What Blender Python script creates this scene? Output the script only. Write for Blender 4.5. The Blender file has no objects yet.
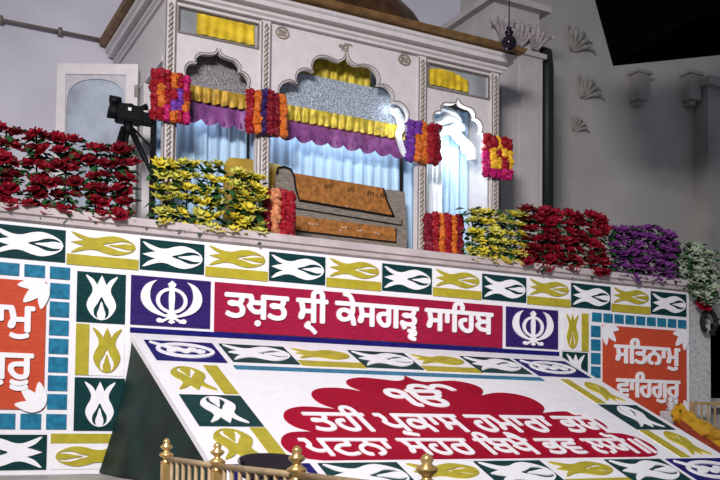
import bpy, bmesh, math, random
import numpy as np
from mathutils import Vector, Matrix
from mathutils.geometry import delaunay_2d_cdt
random.seed(7)
SC = bpy.context.scene
COL = SC.collection
PI = math.pi

# ------------------------------------------------------------------ camera
ZOFF = 2.4
CAMP = Vector((-1.3685, -7.8626, -0.8041 + ZOFF))
FPX, YAW, PITCH, ROLL, PPY = 916.77, 0.4855, 0.04197, 0.011116, 382.53
_r = Vector((math.cos(YAW), -math.sin(YAW), 0)); _h = Vector((math.sin(YAW), math.cos(YAW), 0)); _u = Vector((0, 0, 1))
FW = _h * math.cos(PITCH) + _u * math.sin(PITCH); UP = -_h * math.sin(PITCH) + _u * math.cos(PITCH)
cR = _r * math.cos(ROLL) + UP * math.sin(ROLL); cU = -_r * math.sin(ROLL) + UP * math.cos(ROLL)
cam = bpy.data.cameras.new('camera'); cam.sensor_width = 36; cam.lens = FPX / 720 * 36
cam.shift_y = (PPY - 240) / 720; cam.clip_start = .05; cam.clip_end = 200
camo = bpy.data.objects.new('camera', cam); COL.objects.link(camo)
M4 = Matrix((cR, cU, -FW)).transposed().to_4x4(); M4.translation = CAMP
camo.matrix_world = M4
SC.camera = camo

def at(px, py, v, axis=1):
    """the point of the place seen at a photo position, on the plane axis=v"""
    d = FW + cR * ((px - 360) / FPX) - cU * ((py - PPY) / FPX)
    return CAMP + d * ((v - CAMP[axis]) / d[axis])

# ------------------------------------------------------------------ light
w = bpy.data.worlds.new('world'); SC.world = w; w.use_nodes = True
w.node_tree.nodes['Background'].inputs[0].default_value = (0.75, 0.83, 1, 1)
w.node_tree.nodes['Background'].inputs[1].default_value = 0.2
SC.view_settings.view_transform = 'Standard'; SC.view_settings.look = 'None'
SC.view_settings.exposure = 0.0; SC.view_settings.gamma = 1; SC.view_settings.use_curve_mapping = False

def light(name, kind, loc, energy, col=(1, 1, 1), target=None, **kw):
    l = bpy.data.lights.new(name, kind); l.energy = energy; l.color = col
    for k, v in kw.items(): setattr(l, k, v)
    o = bpy.data.objects.new(name, l); COL.objects.link(o); o.location = loc
    if target is not None:
        o.rotation_euler = (Vector(target) - Vector(loc)).to_track_quat('-Z', 'Y').to_euler()
    return o
light('flood_light_low', 'AREA', (-3.6, -9.0, 6.2), 285, (1, .965, .975), (3.2, 0, 2.4), shape='RECTANGLE', size=2.4, size_y=1.2, spread=math.radians(75))
light('flood_light_left', 'AREA', (-4.2, -6.0, 5.6), 22, (.93, .95, 1), (0.8, 1.0, 3.4), shape='RECTANGLE', size=1.6, size_y=1.0, spread=math.radians(100))

# ------------------------------------------------------------------ materials
def mat(name, col, rough=.6, metal=0., var=.08, scale=12., bump=0., col2=None, spec=.25, alpha=None, trans=0., emit=None, stretch=None, lo=.35, hi=.65):
    m = bpy.data.materials.new(name); m.use_nodes = True
    nt = m.node_tree; b = nt.nodes['Principled BSDF']
    tc = nt.nodes.new('ShaderNodeTexCoord'); no = nt.nodes.new('ShaderNodeTexNoise'); no.inputs['Scale'].default_value = scale
    no.inputs['Detail'].default_value = 4
    mp = nt.nodes.new('ShaderNodeMapping'); nt.links.new(tc.outputs['Object'], mp.inputs[0]); nt.links.new(mp.outputs[0], no.inputs['Vector'])
    if stretch: mp.inputs['Scale'].default_value = stretch
    rp = nt.nodes.new('ShaderNodeValToRGB')
    c1 = [max(0, c * (1 - var)) for c in col]; c2 = col2 or [min(1, c * (1 + var)) for c in col]
    rp.color_ramp.elements[0].color = (*c1, 1); rp.color_ramp.elements[1].color = (*c2, 1)
    rp.color_ramp.elements[0].position = lo; rp.color_ramp.elements[1].position = hi
    nt.links.new(no.outputs[0], rp.inputs[0]); nt.links.new(rp.outputs[0], b.inputs['Base Color'])
    b.inputs['Roughness'].default_value = rough; b.inputs['Metallic'].default_value = metal
    if spec is not None: b.inputs['Specular IOR Level'].default_value = spec
    if bump:
        bn = nt.nodes.new('ShaderNodeBump'); bn.inputs['Strength'].default_value = bump; bn.inputs['Distance'].default_value = .02
        nt.links.new(no.outputs[0], bn.inputs['Height']); nt.links.new(bn.outputs[0], b.inputs['Normal'])
    if trans: b.inputs['Transmission Weight'].default_value = trans
    if alpha is not None: b.inputs['Alpha'].default_value = alpha
    if emit:
        b.inputs['Emission Color'].default_value = (*emit[0], 1); b.inputs['Emission Strength'].default_value = emit[1]
    return m
MT = dict(
    white=mat('white_paint', (.80, .77, .80), .5, var=.03),
    letter=mat('white_letter', (.82, .80, .82), .45, var=.02),
    green=mat('dark_green_paint', (.006, .036, .038), .5, spec=.08, var=.3, stretch=(1, 1, 9)),
    yellow=mat('mustard_yellow_paint', (.40, .33, .025), .5, var=.1),
    purple=mat('purple_paint', (.030, .014, .11), .45, spec=.1, var=.25, stretch=(1, 1, 9)),
    navy=mat('navy_paint', (.012, .010, .12), .5, spec=.05, var=.2),
    crimson=mat('crimson_paint', (.30, .010, .042), .45, spec=.15, var=.18, stretch=(1, 1, 9)),
    crimson2=mat('crimson_paint_board', (.31, .003, .022), .6, spec=.05, var=.1, scale=3),
    orange=mat('orange_paint', (.50, .066, .028), .5, spec=.12, var=.1, stretch=(1, 1, 6)),
    teal=mat('teal_paint', (.012, .15, .26), .4, var=.25, scale=20),
    wallL=mat('left_wall_plaster', (.58, .56, .62), .85, var=.07, scale=1.2, bump=.1),
    wallR=mat('right_wall_plaster', (.44, .41, .385), .85, var=.1, scale=1.0, bump=.15),
    stone=mat('pinkish_marble', (.50, .43, .43), .5, var=.12, scale=5),
    floor=mat('grey_marble_floor', (.42, .41, .38), .5, var=.25, scale=4),
    ground=mat('dull_stone_ground', (.16, .15, .14), .7, var=.2, scale=3),
    speck=mat('speckled_marble', (.42, .41, .41), .5, var=.22, scale=34, lo=.35, hi=.5),
    pav=mat('pavilion_white', (.61, .565, .565), .45, var=.04),
    pavgrey=mat('pavilion_groove_grey', (.20, .17, .15), .5, var=.2, scale=30),
    gold=mat('gold_brown_cornice', (.22, .12, .045), .4, .4, var=.25, scale=8),
    dome=mat('dark_bronze_dome', (.10, .045, .02), .35, .5, var=.35, scale=6),
    rope=mat('carved_rope_gilding', (.33, .27, .22), .5, .2, var=.3, scale=40),
    black=mat('matt_black', (.004, .004, .005), .6, spec=.15),
    blackg=mat('glossy_black', (.012, .008, .014), .12),
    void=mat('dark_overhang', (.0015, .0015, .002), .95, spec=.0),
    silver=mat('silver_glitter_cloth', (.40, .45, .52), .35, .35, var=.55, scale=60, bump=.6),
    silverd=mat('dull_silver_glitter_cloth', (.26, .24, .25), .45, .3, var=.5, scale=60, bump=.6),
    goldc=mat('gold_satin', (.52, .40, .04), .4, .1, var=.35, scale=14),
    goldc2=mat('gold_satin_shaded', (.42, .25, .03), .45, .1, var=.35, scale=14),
    yclo=mat('yellow_gauze', (.62, .42, .02), .6, var=.3, scale=9),
    violet=mat('violet_satin', (.20, .06, .21), .4, var=.3, scale=10),
    curtain=mat('pale_blue_sheer', (.38, .53, .68), .55, var=.14, scale=3, stretch=(14, 1, .4)),
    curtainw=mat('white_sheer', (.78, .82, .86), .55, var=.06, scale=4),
    gwood=mat('weathered_grey_wood', (.20, .17, .14), .6, var=.3, scale=12, stretch=(1, 1, 6)),
    owood=mat('orange_brown_leather', (.30, .12, .03), .45, var=.45, scale=18, lo=.3, hi=.7),
    mustard=mat('mustard_cloth', (.36, .22, .03), .7, var=.2, scale=6),
    brass=mat('polished_brass', (.85, .55, .20), .22, .75, var=.15),
    brassd=mat('dull_brass', (.50, .36, .20), .4, .45, var=.2),
    glass=mat('frosted_glass', (.33, .36, .42), .3, var=.25, scale=3),
    glassd=mat('transom_glass', (.30, .31, .32), .15, var=.25, scale=3),
    rose=mat('dark_red_rose', (.24, .004, .016), .5, var=.4, scale=14),
    rose2=mat('deep_red_rose', (.13, .002, .008), .5, var=.4, scale=14),
    yel=mat('lemon_yellow_petals', (.50, .47, .08), .55, var=.3, scale=14),
    yel2=mat('yellow_petals', (.58, .48, .04), .5, var=.2, scale=14),
    purp=mat('purple_petals', (.17, .035, .20), .5, var=.45, scale=14),
    pale=mat('pale_green_white_petals', (.34, .40, .29), .5, var=.35, scale=14),
    leaf=mat('dark_green_leaves', (.02, .075, .02), .5, var=.6, scale=10),
    leafl=mat('light_green_leaves', (.10, .20, .05), .5, var=.5, scale=10),
    gred=mat('crimson_blossom', (.26, .006, .014), .55, var=.35, scale=30),
    gdred=mat('dark_crimson_blossom', (.16, .004, .014), .55, var=.35, scale=30),
    gora=mat('orange_blossom', (.55, .13, .018), .55, var=.25, scale=30),
    gpur=mat('violet_blossom', (.13, .03, .26), .55, var=.35, scale=30),
    gnav=mat('indigo_blossom', (.03, .012, .09), .55, var=.35, scale=30),
    gpink=mat('rose_pink_blossom', (.50, .06, .12), .55, var=.35, scale=30),
    gmag=mat('magenta_blossom', (.42, .008, .11), .55, var=.35, scale=30),
    gyel=mat('yellow_blossom', (.80, .45, .03), .55, var=.25, scale=30),
    gbei=mat('faded_orange_blossom', (.52, .20, .09), .55, var=.35, scale=30),
    sash=mat('orange_yellow_sash', (.66, .30, .02), .5, var=.2, scale=3, col2=(.75, .45, .03)),
    sashr=mat('rust_red_sash', (.34, .05, .02), .5, var=.3, scale=6),
    bulb=mat('lit_lamp', (1, 1, 1), .5, emit=((.8, .93, 1), 14)),
    tube=mat('added_tube_glow', (1, 1, 1), .5, emit=((.8, .93, 1), 4.5)),  # glow of the added tube behind the centre pelmet
    chrome=mat('chrome', (.6, .6, .62), .15, 1.),
)

# ------------------------------------------------------------------ helpers
def link(name, me, m=None, parent=None, smooth=False):
    o = bpy.data.objects.new(name, me); COL.objects.link(o)
    if m is not None and not me.materials:
        me.materials.append(m)
    if smooth: me.polygons.foreach_set('use_smooth', [True] * len(me.polygons))
    if parent is not None: o.parent = parent; o.matrix_parent_inverse = parent.matrix_world.inverted() if False else Matrix.Translation(-parent.location)
    return o
def tag(o, label, cat, group=None):
    o['label'] = label; o['category'] = cat
    if group: o['group'] = group
    return o
def empty(name, loc, label, cat, group=None):
    o = bpy.data.objects.new(name, None); COL.objects.link(o); o.location = loc; o.empty_display_size = .1
    return tag(o, label, cat, group)
def struct(o): o['kind'] = 'structure'; return o
class MB:
    def __init__(s): s.v = []; s.f = []
    def add(s, vs, fs):
        n = len(s.v); s.v += [tuple(a) for a in vs]; s.f += [tuple(i + n for i in f) for f in fs]; return s
    def box(s, x0, x1, y0, y1, z0, z1, F=None):
        vs = [(x, y, z) for x in (x0, x1) for y in (y0, y1) for z in (z0, z1)]
        if F: vs = [F(*a) for a in vs]
        return s.add(vs, [(0, 1, 3, 2), (4, 6, 7, 5), (0, 4, 5, 1), (2, 3, 7, 6), (0, 2, 6, 4), (1, 5, 7, 3)])
    def tube(s, pts, rad, n=8, caps=True):
        pts = [Vector(p) for p in pts]; m = len(pts)
        rs = rad if isinstance(rad, (list, tuple)) else [rad] * m
        t0 = (pts[1] - pts[0]).normalized(); a = t0.orthogonal().normalized()
        vs = []
        for i, p in enumerate(pts):
            t = (pts[min(i + 1, m - 1)] - pts[max(i - 1, 0)]).normalized()
            a = (a - t * a.dot(t)).normalized(); b = t.cross(a)
            vs += [p + (a * math.cos(2 * PI * k / n) + b * math.sin(2 * PI * k / n)) * rs[i] for k in range(n)]
        fs = [(i * n + k, i * n + (k + 1) % n, (i + 1) * n + (k + 1) % n, (i + 1) * n + k) for i in range(m - 1) for k in range(n)]
        if caps: fs += [tuple(range(n))[::-1], tuple(range((m - 1) * n, m * n))]
        return s.add(vs, fs)
    def lathe(s, prof, loc=(0, 0, 0), n=16, axis='z', sx=1, sy=1):
        vs = []
        for r, z in prof:
            for k in range(n):
                a = 2 * PI * k / n; x, y = r * math.cos(a) * sx, r * math.sin(a) * sy
                p = (x, y, z) if axis == 'z' else (x, -z, y)
                vs.append((p[0] + loc[0], p[1] + loc[1], p[2] + loc[2]))
        m = len(prof)
        fs = [(i * n + k, i * n + (k + 1) % n, (i + 1) * n + (k + 1) % n, (i + 1) * n + k) for i in range(m - 1) for k in range(n)]
        fs += [tuple(range(n))[::-1], tuple(range((m - 1) * n, m * n))]
        return s.add(vs, fs)
    def grid(s, f, nu, nv):
        vs = [f(i / nu, j / nv) for j in range(nv + 1) for i in range(nu + 1)]
        return s.add(vs, [(j * (nu + 1) + i, j * (nu + 1) + i + 1, (j + 1) * (nu + 1) + i + 1, (j + 1) * (nu + 1) + i) for j in range(nv) for i in range(nu)])
    def mesh(s, name='m'):
        me = bpy.data.meshes.new(name); me.from_pydata(s.v, [], s.f); me.update()
        bm = bmesh.new(); bm.from_mesh(me); bmesh.ops.recalc_face_normals(bm, faces=bm.faces); bm.to_mesh(me); bm.free()
        return me
    def build(s, name, m, parent=None, smooth=False):
        return link(name, s.mesh(name), m, parent, smooth)
def bevel(o, wd=.01, seg=2):
    bm = bmesh.new(); bm.from_mesh(o.data)
    bmesh.ops.bevel(bm, geom=[e for e in bm.edges if e.calc_face_angle(0) > .6], offset=wd, segments=seg, affect='EDGES', clamp_overlap=True)
    bm.to_mesh(o.data); bm.free(); return o

# --- flat shapes with holes, by non-zero winding
def area(l): return sum(l[i - 1][0] * l[i][1] - l[i][0] * l[i - 1][1] for i in range(len(l))) / 2
def ccw(l): return l if area(l) > 0 else l[::-1]
def cw(l): return l if area(l) < 0 else l[::-1]
def fill(loops):
    co = []; ed = []
    for l in loops:
        n = len(co); co += [Vector((a[0], a[1])) for a in l]; ed += [(n + i, n + (i + 1) % len(l)) for i in range(len(l))]
    vs, es, fs, _, _, _ = delaunay_2d_cdt(co, ed, [], 0, 1e-6)
    V = np.array([tuple(v) for v in vs])
    if not fs: return [], [], []
    Tn = np.array([f for f in fs if len(f) == 3]); C = V[Tn].mean(1)
    wn = np.zeros(len(C))
    A = np.array([tuple(co[e[0]]) for e in ed]); B = np.array([tuple(co[e[1]]) for e in ed])
    for a, b in zip(A, B):
        up = (a[1] <= C[:, 1]) & (b[1] > C[:, 1]); dn = (a[1] > C[:, 1]) & (b[1] <= C[:, 1])
        if not (up.any() or dn.any()): continue
        cr = (b[0] - a[0]) * (C[:, 1] - a[1]) - (C[:, 0] - a[0]) * (b[1] - a[1])
        wn += (up & (cr > 0)).astype(int) - (dn & (cr < 0)).astype(int)
    keep = [tuple(int(i) for i in t) for t, k in zip(Tn, wn) if k > .5 or k < -.5]
    cnt = {}
    for t in keep:
        for i in range(3):
            e = (t[i], t[(i + 1) % 3]); cnt[e] = 1
    bd = [e for e in cnt if (e[1], e[0]) not in cnt]
    return V, keep, bd
def relief(loops, F, w0, w1, name, m, parent=None):
    V, tr, bd = fill(loops); n = len(V)
    vs = [F(a[0], a[1], w1) for a in V] + [F(a[0], a[1], w0) for a in V]
    fs = [t for t in tr] + [(e[1], e[0], e[0] + n, e[1] + n) for e in bd]
    me = bpy.data.meshes.new(name); me.from_pydata([tuple(a) for a in vs], [], fs); me.update()
    bm = bmesh.new(); bm.from_mesh(me)
    bmesh.ops.delete(bm, geom=[v for v in bm.verts if not v.link_faces], context='VERTS')
    bm.to_mesh(me); bm.free()
    return link(name, me, m, parent)
def rect(x0, x1, y0, y1): return [(x0, y0), (x1, y0), (x1, y1), (x0, y1)]
def smooth_pts(p, k=4, closed=False):
    out = []; n = len(p)
    for i in range(n if closed else n - 1):
        a = p[(i - 1) % n] if closed or i > 0 else p[0]; b = p[i]; c = p[(i + 1) % n]; d = p[(i + 2) % n] if closed or i + 2 < n else p[-1]
        for j in range(k):
            t = j / k
            out.append(tuple(.5 * ((2 * b[q]) + (-a[q] + c[q]) * t + (2 * a[q] - 5 * b[q] + 4 * c[q] - d[q]) * t * t + (-a[q] + 3 * b[q] - 3 * c[q] + d[q]) * t ** 3) for q in range(len(b))))
    if not closed: out.append(tuple(p[-1]))
    return out
def lobes(segs, k=4):
    """list of lobes, each smoothed, joined at cusps"""
    out = []
    for s in segs: out += smooth_pts(s, k)[:-1]
    out.append(segs[-1][-1]); return out
def stroke(pts, k=5):
    """pts (x, y, halfwidth) -> closed polygon"""
    q = smooth_pts(pts, k); L = []; R = []
    for i in range(len(q)):
        a = q[max(i - 1, 0)]; b = q[min(i + 1, len(q) - 1)]
        dx, dy = b[0] - a[0], b[1] - a[1]; l = math.hypot(dx, dy) or 1
        L.append((q[i][0] - dy / l * q[i][2], q[i][1] + dx / l * q[i][2])); R.append((q[i][0] + dy / l * q[i][2], q[i][1] - dx / l * q[i][2]))
    return ccw(R + L[::-1])
def ell(cx, cy, rx, ry, n=24): return [(cx + rx * math.cos(2 * PI * i / n), cy + ry * math.sin(2 * PI * i / n)) for i in range(n)]

# --- lettering outlines from Blender's own built-in typeface
def glyph_loops(text):
    c = bpy.data.curves.new('t', 'FONT'); c.body = text; c.size = 1; c.fill_mode = 'NONE'; c.resolution_u = 2
    o = bpy.data.objects.new('t', c); COL.objects.link(o)
    dg = bpy.context.evaluated_depsgraph_get(); dg.update()
    me = o.evaluated_get(dg).to_mesh()
    nx = {e.vertices[0]: e.vertices[1] for e in me.edges}
    seen = set(); loops = []
    co = [(v.co.x, v.co.y) for v in me.vertices]
    adj = {}
    for e in me.edges:
        a, b = e.vertices; adj.setdefault(a, []).append(b); adj.setdefault(b, []).append(a)
    for s in range(len(co)):
        if s in seen or s not in adj: continue
        l = [s]; seen.add(s); cur = s
        nb = [x for x in adj[s] if x == s + 1] or adj[s]
        cur = nb[0]
        while cur not in seen:
            l.append(cur); seen.add(cur)
            nn = [x for x in adj[cur] if x not in seen]
            if not nn: break
            cur = nn[0]
        loops.append([co[i] for i in l])
    o.evaluated_get(dg).to_mesh_clear()
    bpy.data.objects.remove(o); bpy.data.curves.remove(c)
    big = max(loops, key=lambda l: abs(area(l)))
    if area(big) < 0: loops = [l[::-1] for l in loops]
    return loops
HEAD = None
def lettering(text, F, u0, u1, vb, vt, w0, w1, m, parent, extra=(), bold=.028, name='lettering', head=True):
    """headline top at vt, baseline at vb, fitted between u0 and u1; extra strokes in em units (x, y, halfwidth)"""
    global HEAD
    if HEAD is None:
        HEAD = max(p[1] for l in glyph_loops('ਸ') for p in l)
    base = glyph_loops(text)
    xs = [p[0] for l in base for p in l]; x0, x1 = min(xs), max(xs)
    ys = [p[1] for l in base for p in l]
    h0, h1 = (0, HEAD) if head else (min(ys), max(ys))
    out = []
    dirs = [(bold * math.cos(a), bold * math.sin(a)) for a in [2 * PI * k / 6 + .3 for k in range(6)]]
    allL = base + [stroke(s) for s in extra]
    su = (u1 - u0) / (x1 - x0 + 2 * bold); sv = (vt - vb) / (h1 - h0 + 2 * bold)
    for d in dirs:
        for l in allL:
            out.append([(u0 + (p[0] + d[0] - x0 + bold) * su, vb + (p[1] + d[1] - h0 + bold) * sv) for p in l])
    return relief(out, F, w0, w1, name, m, parent)

# --- motifs
FLAME_R = [(0, 0), (.20, .035), (.39, .16), (.49, .32), (.43, .47), (.32, .60), (.31, .72), (.41, .85), (.56, 1.0)]
FLAME_IN = [(.52, 1.0), (.28, .90), (.15, .78), (.10, .87), (0, 1.0)]
def flame_loops():
    L = [(-a, b) for a, b in FLAME_R]; Li = [(-a, b) for a, b in FLAME_IN]
    Li = [(a * .9, b * .97) for a, b in Li[:1]] + Li[1:]
    right = smooth_pts(FLAME_R, 3)[:-1] + smooth_pts(FLAME_IN[:3], 3)[:-1] + smooth_pts(FLAME_IN[2:], 3)[:-1]
    left = [(-a, b) for a, b in right]
    out = right + [(0, 1.0)] + left[::-1][:-1]
    hole = smooth_pts([(0, .52), (.12, .38), (.25, .24), (.23, .10), (.10, .03), (0, .02), (-.10, .03), (-.23, .10), (-.25, .24), (-.12, .38)], 3, True)
    inner = smooth_pts([(0, .42), (.08, .26), (.14, .14), (.10, .03), (0, .0), (-.10, .03), (-.14, .14), (-.08, .26)], 3, True)
    return [ccw(out), cw(hole), ccw(inner)]
FLM = flame_loops()
def flame(F, cx, cy, L, W, ang, w0, w1, m, parent):
    """base centre to tips along ang"""
    c, s = math.cos(ang), math.sin(ang)
    lp = [[(cx + (b - .5) * L * c - a * W * -s * -1, cy + (b - .5) * L * s + a * W * c * -1) for a, b in l] for l in FLM]
    return relief(lp, F, w0, w1, 'flame_motif', m, parent)
def khanda_loops():
    P = []
    P.append(ccw([(0, 1), (.14, .84), (.075, .66), (.10, .2), (.07, -.5), (.16, -.55), (.16, -.64), (.06, -.66), (.06, -.84), (.12, -.92), (0, -1), (-.12, -.92), (-.06, -.84), (-.06, -.66), (-.16, -.64), (-.16, -.55), (-.07, -.5), (-.10, .2), (-.075, .66), (-.14, .84)]))
    P.append(ccw(ell(0, .08, .52, .60))); P.append(cw(ell(0, .08, .40, .46)))
    for s in (1, -1):
        P.append(stroke([(s * .50, .98, .0), (s * .74, .74, .09), (s * .86, .35, .14), (s * .82, -.05, .15), (s * .62, -.38, .12), (s * .30, -.60, .06), (0, -.70, .05), (-s * .22, -.82, .05), (-s * .34, -.93, .06)], 4))
        P.append(ccw(ell(-s * .40, -.86, .10, .11, 10)))
    return P
KH = khanda_loops()
def FF(u, v, wd): return Vector((u, -wd - .003, v))
def SF(u, y, wd): return Vector((u, y - wd * .418, 2.335 + .46 * y + wd * .908))

# ================================================================== SETTING
struct(MB().box(-4, 12, -9, 6, -.1, .3).build('ground', MT['ground']))
struct(MB().box(-4, 10.5, -3.1, 2.6, .3, 1.13).build('floor', MT['floor']))
struct(MB().box(-1.9, 7.24, .0, .08, 1.13, 3.19).build('wall_front', MT['white']))
# balcony slab with moulded edge
b = MB()
prof = [(-.02, 3.19), (-.05, 3.20), (-.06, 3.235), (-.09, 3.245), (-.10, 3.31), (.0, 3.315)]
vs = []; n = len(prof)
for x in (-3, 7.3):
    vs += [(x, y, z) for y, z in prof] + [(x, 2.5, 3.315), (x, 2.5, 3.19)]
k = n + 2
b.add(vs, [(i, (i + 1) % k, k + (i + 1) % k, k + i) for i in range(k)] + [tuple(range(k)), tuple(range(k, 2 * k))])
struct(b.build('trim_1', MT['stone']))
struct(MB().box(-4, 5.6, 2.5, 2.7, 1.13, 9.5).build('wall_left', MT['wallL']))
struct(MB().box(5.6, 14, 2.5, 2.7, .3, 10.5).build('wall_right', MT['wallR']))
# carved pilaster right of the pavilion
b = MB().box(5.30, 6.06, 1.3, 2.5, 3.315, 6.25); b.box(5.40, 5.62, 1.275, 1.3, 3.4, 6.15); b.box(5.70, 5.98, 1.275, 1.3, 3.4, 6.15)
b.box(5.26, 6.10, 1.26, 2.5, 6.25, 6.31); b.box(5.22, 6.14, 1.22, 2.5, 6.85, 6.93); b.box(5.32, 6.04, 1.34, 2.5, 6.31, 6.85)
struct(b.build('trim_2', mat('pilaster_plaster', (.50, .46, .45), .8, var=.07, scale=3)))
def acanthus(mb, x, y, z, sc, lean=0):
    for i in range(5):
        a = (i - 2) * .42 + lean
        tip = Vector((x + math.sin(a) * sc, y - .10 * sc * 2, z + math.cos(a) * sc)); base = Vector((x + (i - 2) * .05 * sc, y, z))
        mid = (tip + base) / 2 + Vector((0, -.12 * sc, .12 * sc))
        mb.tube(smooth_pts([tuple(base), tuple(mid), tuple(tip), tuple(tip + Vector((.05 * sc * (i - 2), -.12 * sc, -.15 * sc)))], 3), [.05 * sc, .07 * sc, .09 * sc, .10 * sc, .10 * sc, .09 * sc, .07 * sc, .06 * sc, .04 * sc, .02 * sc], 6)
b = MB()
for x in (5.45, 5.7, 5.95): acanthus(b, x, 1.32, 6.36, .3)
struct(b.build('trim_3', mat('carved_capital', (.38, .33, .34), .8, var=.25, scale=12), smooth=True))
b = MB()
for px, py, s in ((572, 45, .34), (582, 92, .32), (574, 125, .22)):
    p = at(px, py, 2.5); acanthus(b, p.x, 2.5, p.z - .1, s, .5)
struct(b.build('trim_4', mat('carved_wall_leaves', (.32, .30, .27), .8, var=.3, scale=10), smooth=True))
b = MB()
b.box(6.95, 7.3, 2.40, 2.5, 3.315, 6.0)
for px in (634, 686):
    p = at(px, 100, 2.5)
    b.box(p.x - .10, p.x + .12, 2.30, 2.5, p.z - .05, p.z + .35); b.box(p.x - .06, p.x + .06, 2.36, 2.5, p.z - .12, p.z - .05); b.box(p.x - .15, p.x + .16, 2.27, 2.5, p.z + .35, p.z + .40)
p = at(703, 100, 2.3); b.box(p.x, p.x + 1.6, 2.2, 2.5, 1.2, p.z + .2); b.box(p.x - .06, p.x + 1.6, 2.12, 2.5, p.z + .2, p.z + .34)
struct(b.build('trim_5', mat('wall_moulding', (.35, .33, .31), .85, var=.12, scale=2)))
tag(MB().tube([(6.22, 1.40, 3.315), (6.22, 1.40, 6.2), (6.22, 1.42, 6.4), (6.2, 1.6, 6.5)], .082, 12).build('drain_pipe', mat('black_green_pipe', (.012, .016, .015), .5), smooth=True), 'thick black vertical pipe beside the pale pilaster', 'pipe')
b = MB().tube([(-3, 2.44, 5.83), (.80, 2.44, 5.83)], .018, 8)
for x in (-2.2, -1.2, -.31, .3): b.box(x - .02, x + .02, 2.42, 2.5, 5.79, 5.87)
tag(b.build('curtain_rod', MT['pavgrey'], smooth=True), 'thin dark rod fixed along the lavender grey wall at top left', 'rod')
# dark projecting slab top right
pts = [at(588, -25, -.2), at(613, 66, -.2), at(760, 51, -.2), at(760, -25, -.2)]
b = MB(); b.add([tuple(p) for p in pts] + [(p.x, p.y - 1.2, p.z + .1) for p in pts], [(0, 1, 2, 3), (4, 7, 6, 5), (0, 4, 5, 1), (1, 5, 6, 2), (2, 6, 7, 3), (3, 7, 4, 0)])
struct(b.build('ceiling', MT['void']))
# pier and lower recess at right end
b = MB().box(7.28, 7.66, .05, .45, 1.13, 3.19); b.box(7.25, 7.69, .02, .48, 1.13, 1.3)
struct(b.build('trim_6', MT['speck']))
b = MB().box(7.66, 10.2, .70, .8, 1.13, 1.95); b.box(7.66, 10.2, .70, .8, 2.95, 3.19); b.box(7.66, 7.78, .70, .8, 1.95, 2.95); b.box(7.66, 10.2, .5, .8, 1.82, 1.9)
struct(b.build('wall_side', MT['wallR']))
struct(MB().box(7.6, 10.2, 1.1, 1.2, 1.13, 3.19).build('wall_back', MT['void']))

# ================================================================== FRONT PANELS
def dark_tile(F, root, x0, x1, y0, y1, ang, L, W, w=.006, off=(0, 0)):
    t = relief([rect(x0, x1, y0, y1)], F, 0, w, 'flame_tile', MT['green'], root)
    c = ((x0 + x1) / 2 + off[0], (y0 + y1) / 2 + off[1])
    f = flame(F, c[0], c[1], L, W, ang, w, w + .009, MT['letter'], t); return t
def yel_tile(F, root, x0, x1, y0, y1, band, ang, L, W, w=.006):
    """band = rect of the plain yellow band"""
    t = relief([rect(x0, x1, y0, y1)], F, 0, w * .6, 'flame_tile', MT['white'], root)
    relief([rect(*band)], F, w * .6, w * 1.3, 'colour_band', MT['yellow'], t)
    bx0, bx1, by0, by1 = band
    rx0, rx1, ry0, ry1 = x0, x1, y0, y1
    if bx1 - bx0 > by1 - by0:
        if by0 <= y0 + 1e-4: ry0 = by1
        else: ry1 = by0
    else:
        if bx0 <= (x0 + x1) / 2: rx0 = bx1
        else: rx1 = bx0
    flame(F, (rx0 + rx1) / 2, (ry0 + ry1) / 2, L, W, ang, w * .6, w + .010, MT['yellow'], t); return t

r = empty('flame_border', (2.7, 0, 2.87), 'long border of alternating dark green and yellow flame tiles under the balcony edge', 'border')
for i in range(-3, 12):
    x0, x1 = i * .6 + .012, (i + 1) * .6 - .012
    if i % 2: dark_tile(FF, r, x0, x1, 2.885, 3.155, PI, .54, .205)
    else: yel_tile(FF, r, i * .6, (i + 1) * .6, 2.875, 3.165, (i * .6, i * .6 + .6, 2.875, 2.965), PI, .54, .165)
b = tag(relief([rect(1.29, 4.47, 2.385, 2.83)], FF, 0, .012, 'title_banner', MT['crimson']), 'crimson banner with one line of white Gurmukhi letters between the two emblems', 'banner')
# subscripts drawn as strokes (em units); x positions found from the glyph advances
def adv(t): return max(p[0] for l in glyph_loops(t) for p in l)
t1 = 'ਤਖ਼ਤ ਸੀ ਕੇਸਗੜ ਸਾਿਹਬ'
xa = adv('ਤਖ਼ਤ ਸ'); xb = adv('ਤਖ਼ਤ ਸੀ ਕੇਸਗੜ')
ex = [[(xa - .26, -.02, .03), (xa - .34, -.12, .035), (xa - .22, -.17, .035), (xa - .08, -.30, .03)],
      [(xb - .30, -.07, .03), (xb - .12, -.07, .03), (xb - .10, -.16, .035), (xb - .22, -.18, .035), (xb - .24, -.27, .03), (xb - .08, -.31, .03)]]
lettering(t1, FF, 1.38, 4.34, 2.515, 2.745, .012, .030, MT['letter'], b, extra=ex)
tag(relief([rect(.54, 5.24, 2.335, 2.378)], FF, 0, .010, 'purple_strip', MT['navy']), 'thin dark purple strip running under the crimson banner', 'strip')
for x0, x1, s in ((.54, 1.25, 'left'), (4.52, 5.22, 'right')):
    e = relief([rect(x0, x1, 2.405, 2.83)], FF, 0, .012, 'emblem_panel', MT['purple'])
    tag(e, 'purple panel with a white sword and ring emblem at the %s end of the banner' % s, 'panel', 'purple emblem panels')
    cx = (x0 + x1) / 2
    relief([[(cx + a * .27, 2.615 + c * .19) for a, c in l] for l in KH], FF, .012, .030, 'emblem', MT['letter'], e)
r = empty('flame_column', (.3, 0, 1.49), 'column of three upright flame tiles left of the sloped board', 'border', 'flame columns')
dark_tile(FF, r, .09, .495, 2.40, 2.825, PI / 2, .38, .25)
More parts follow.
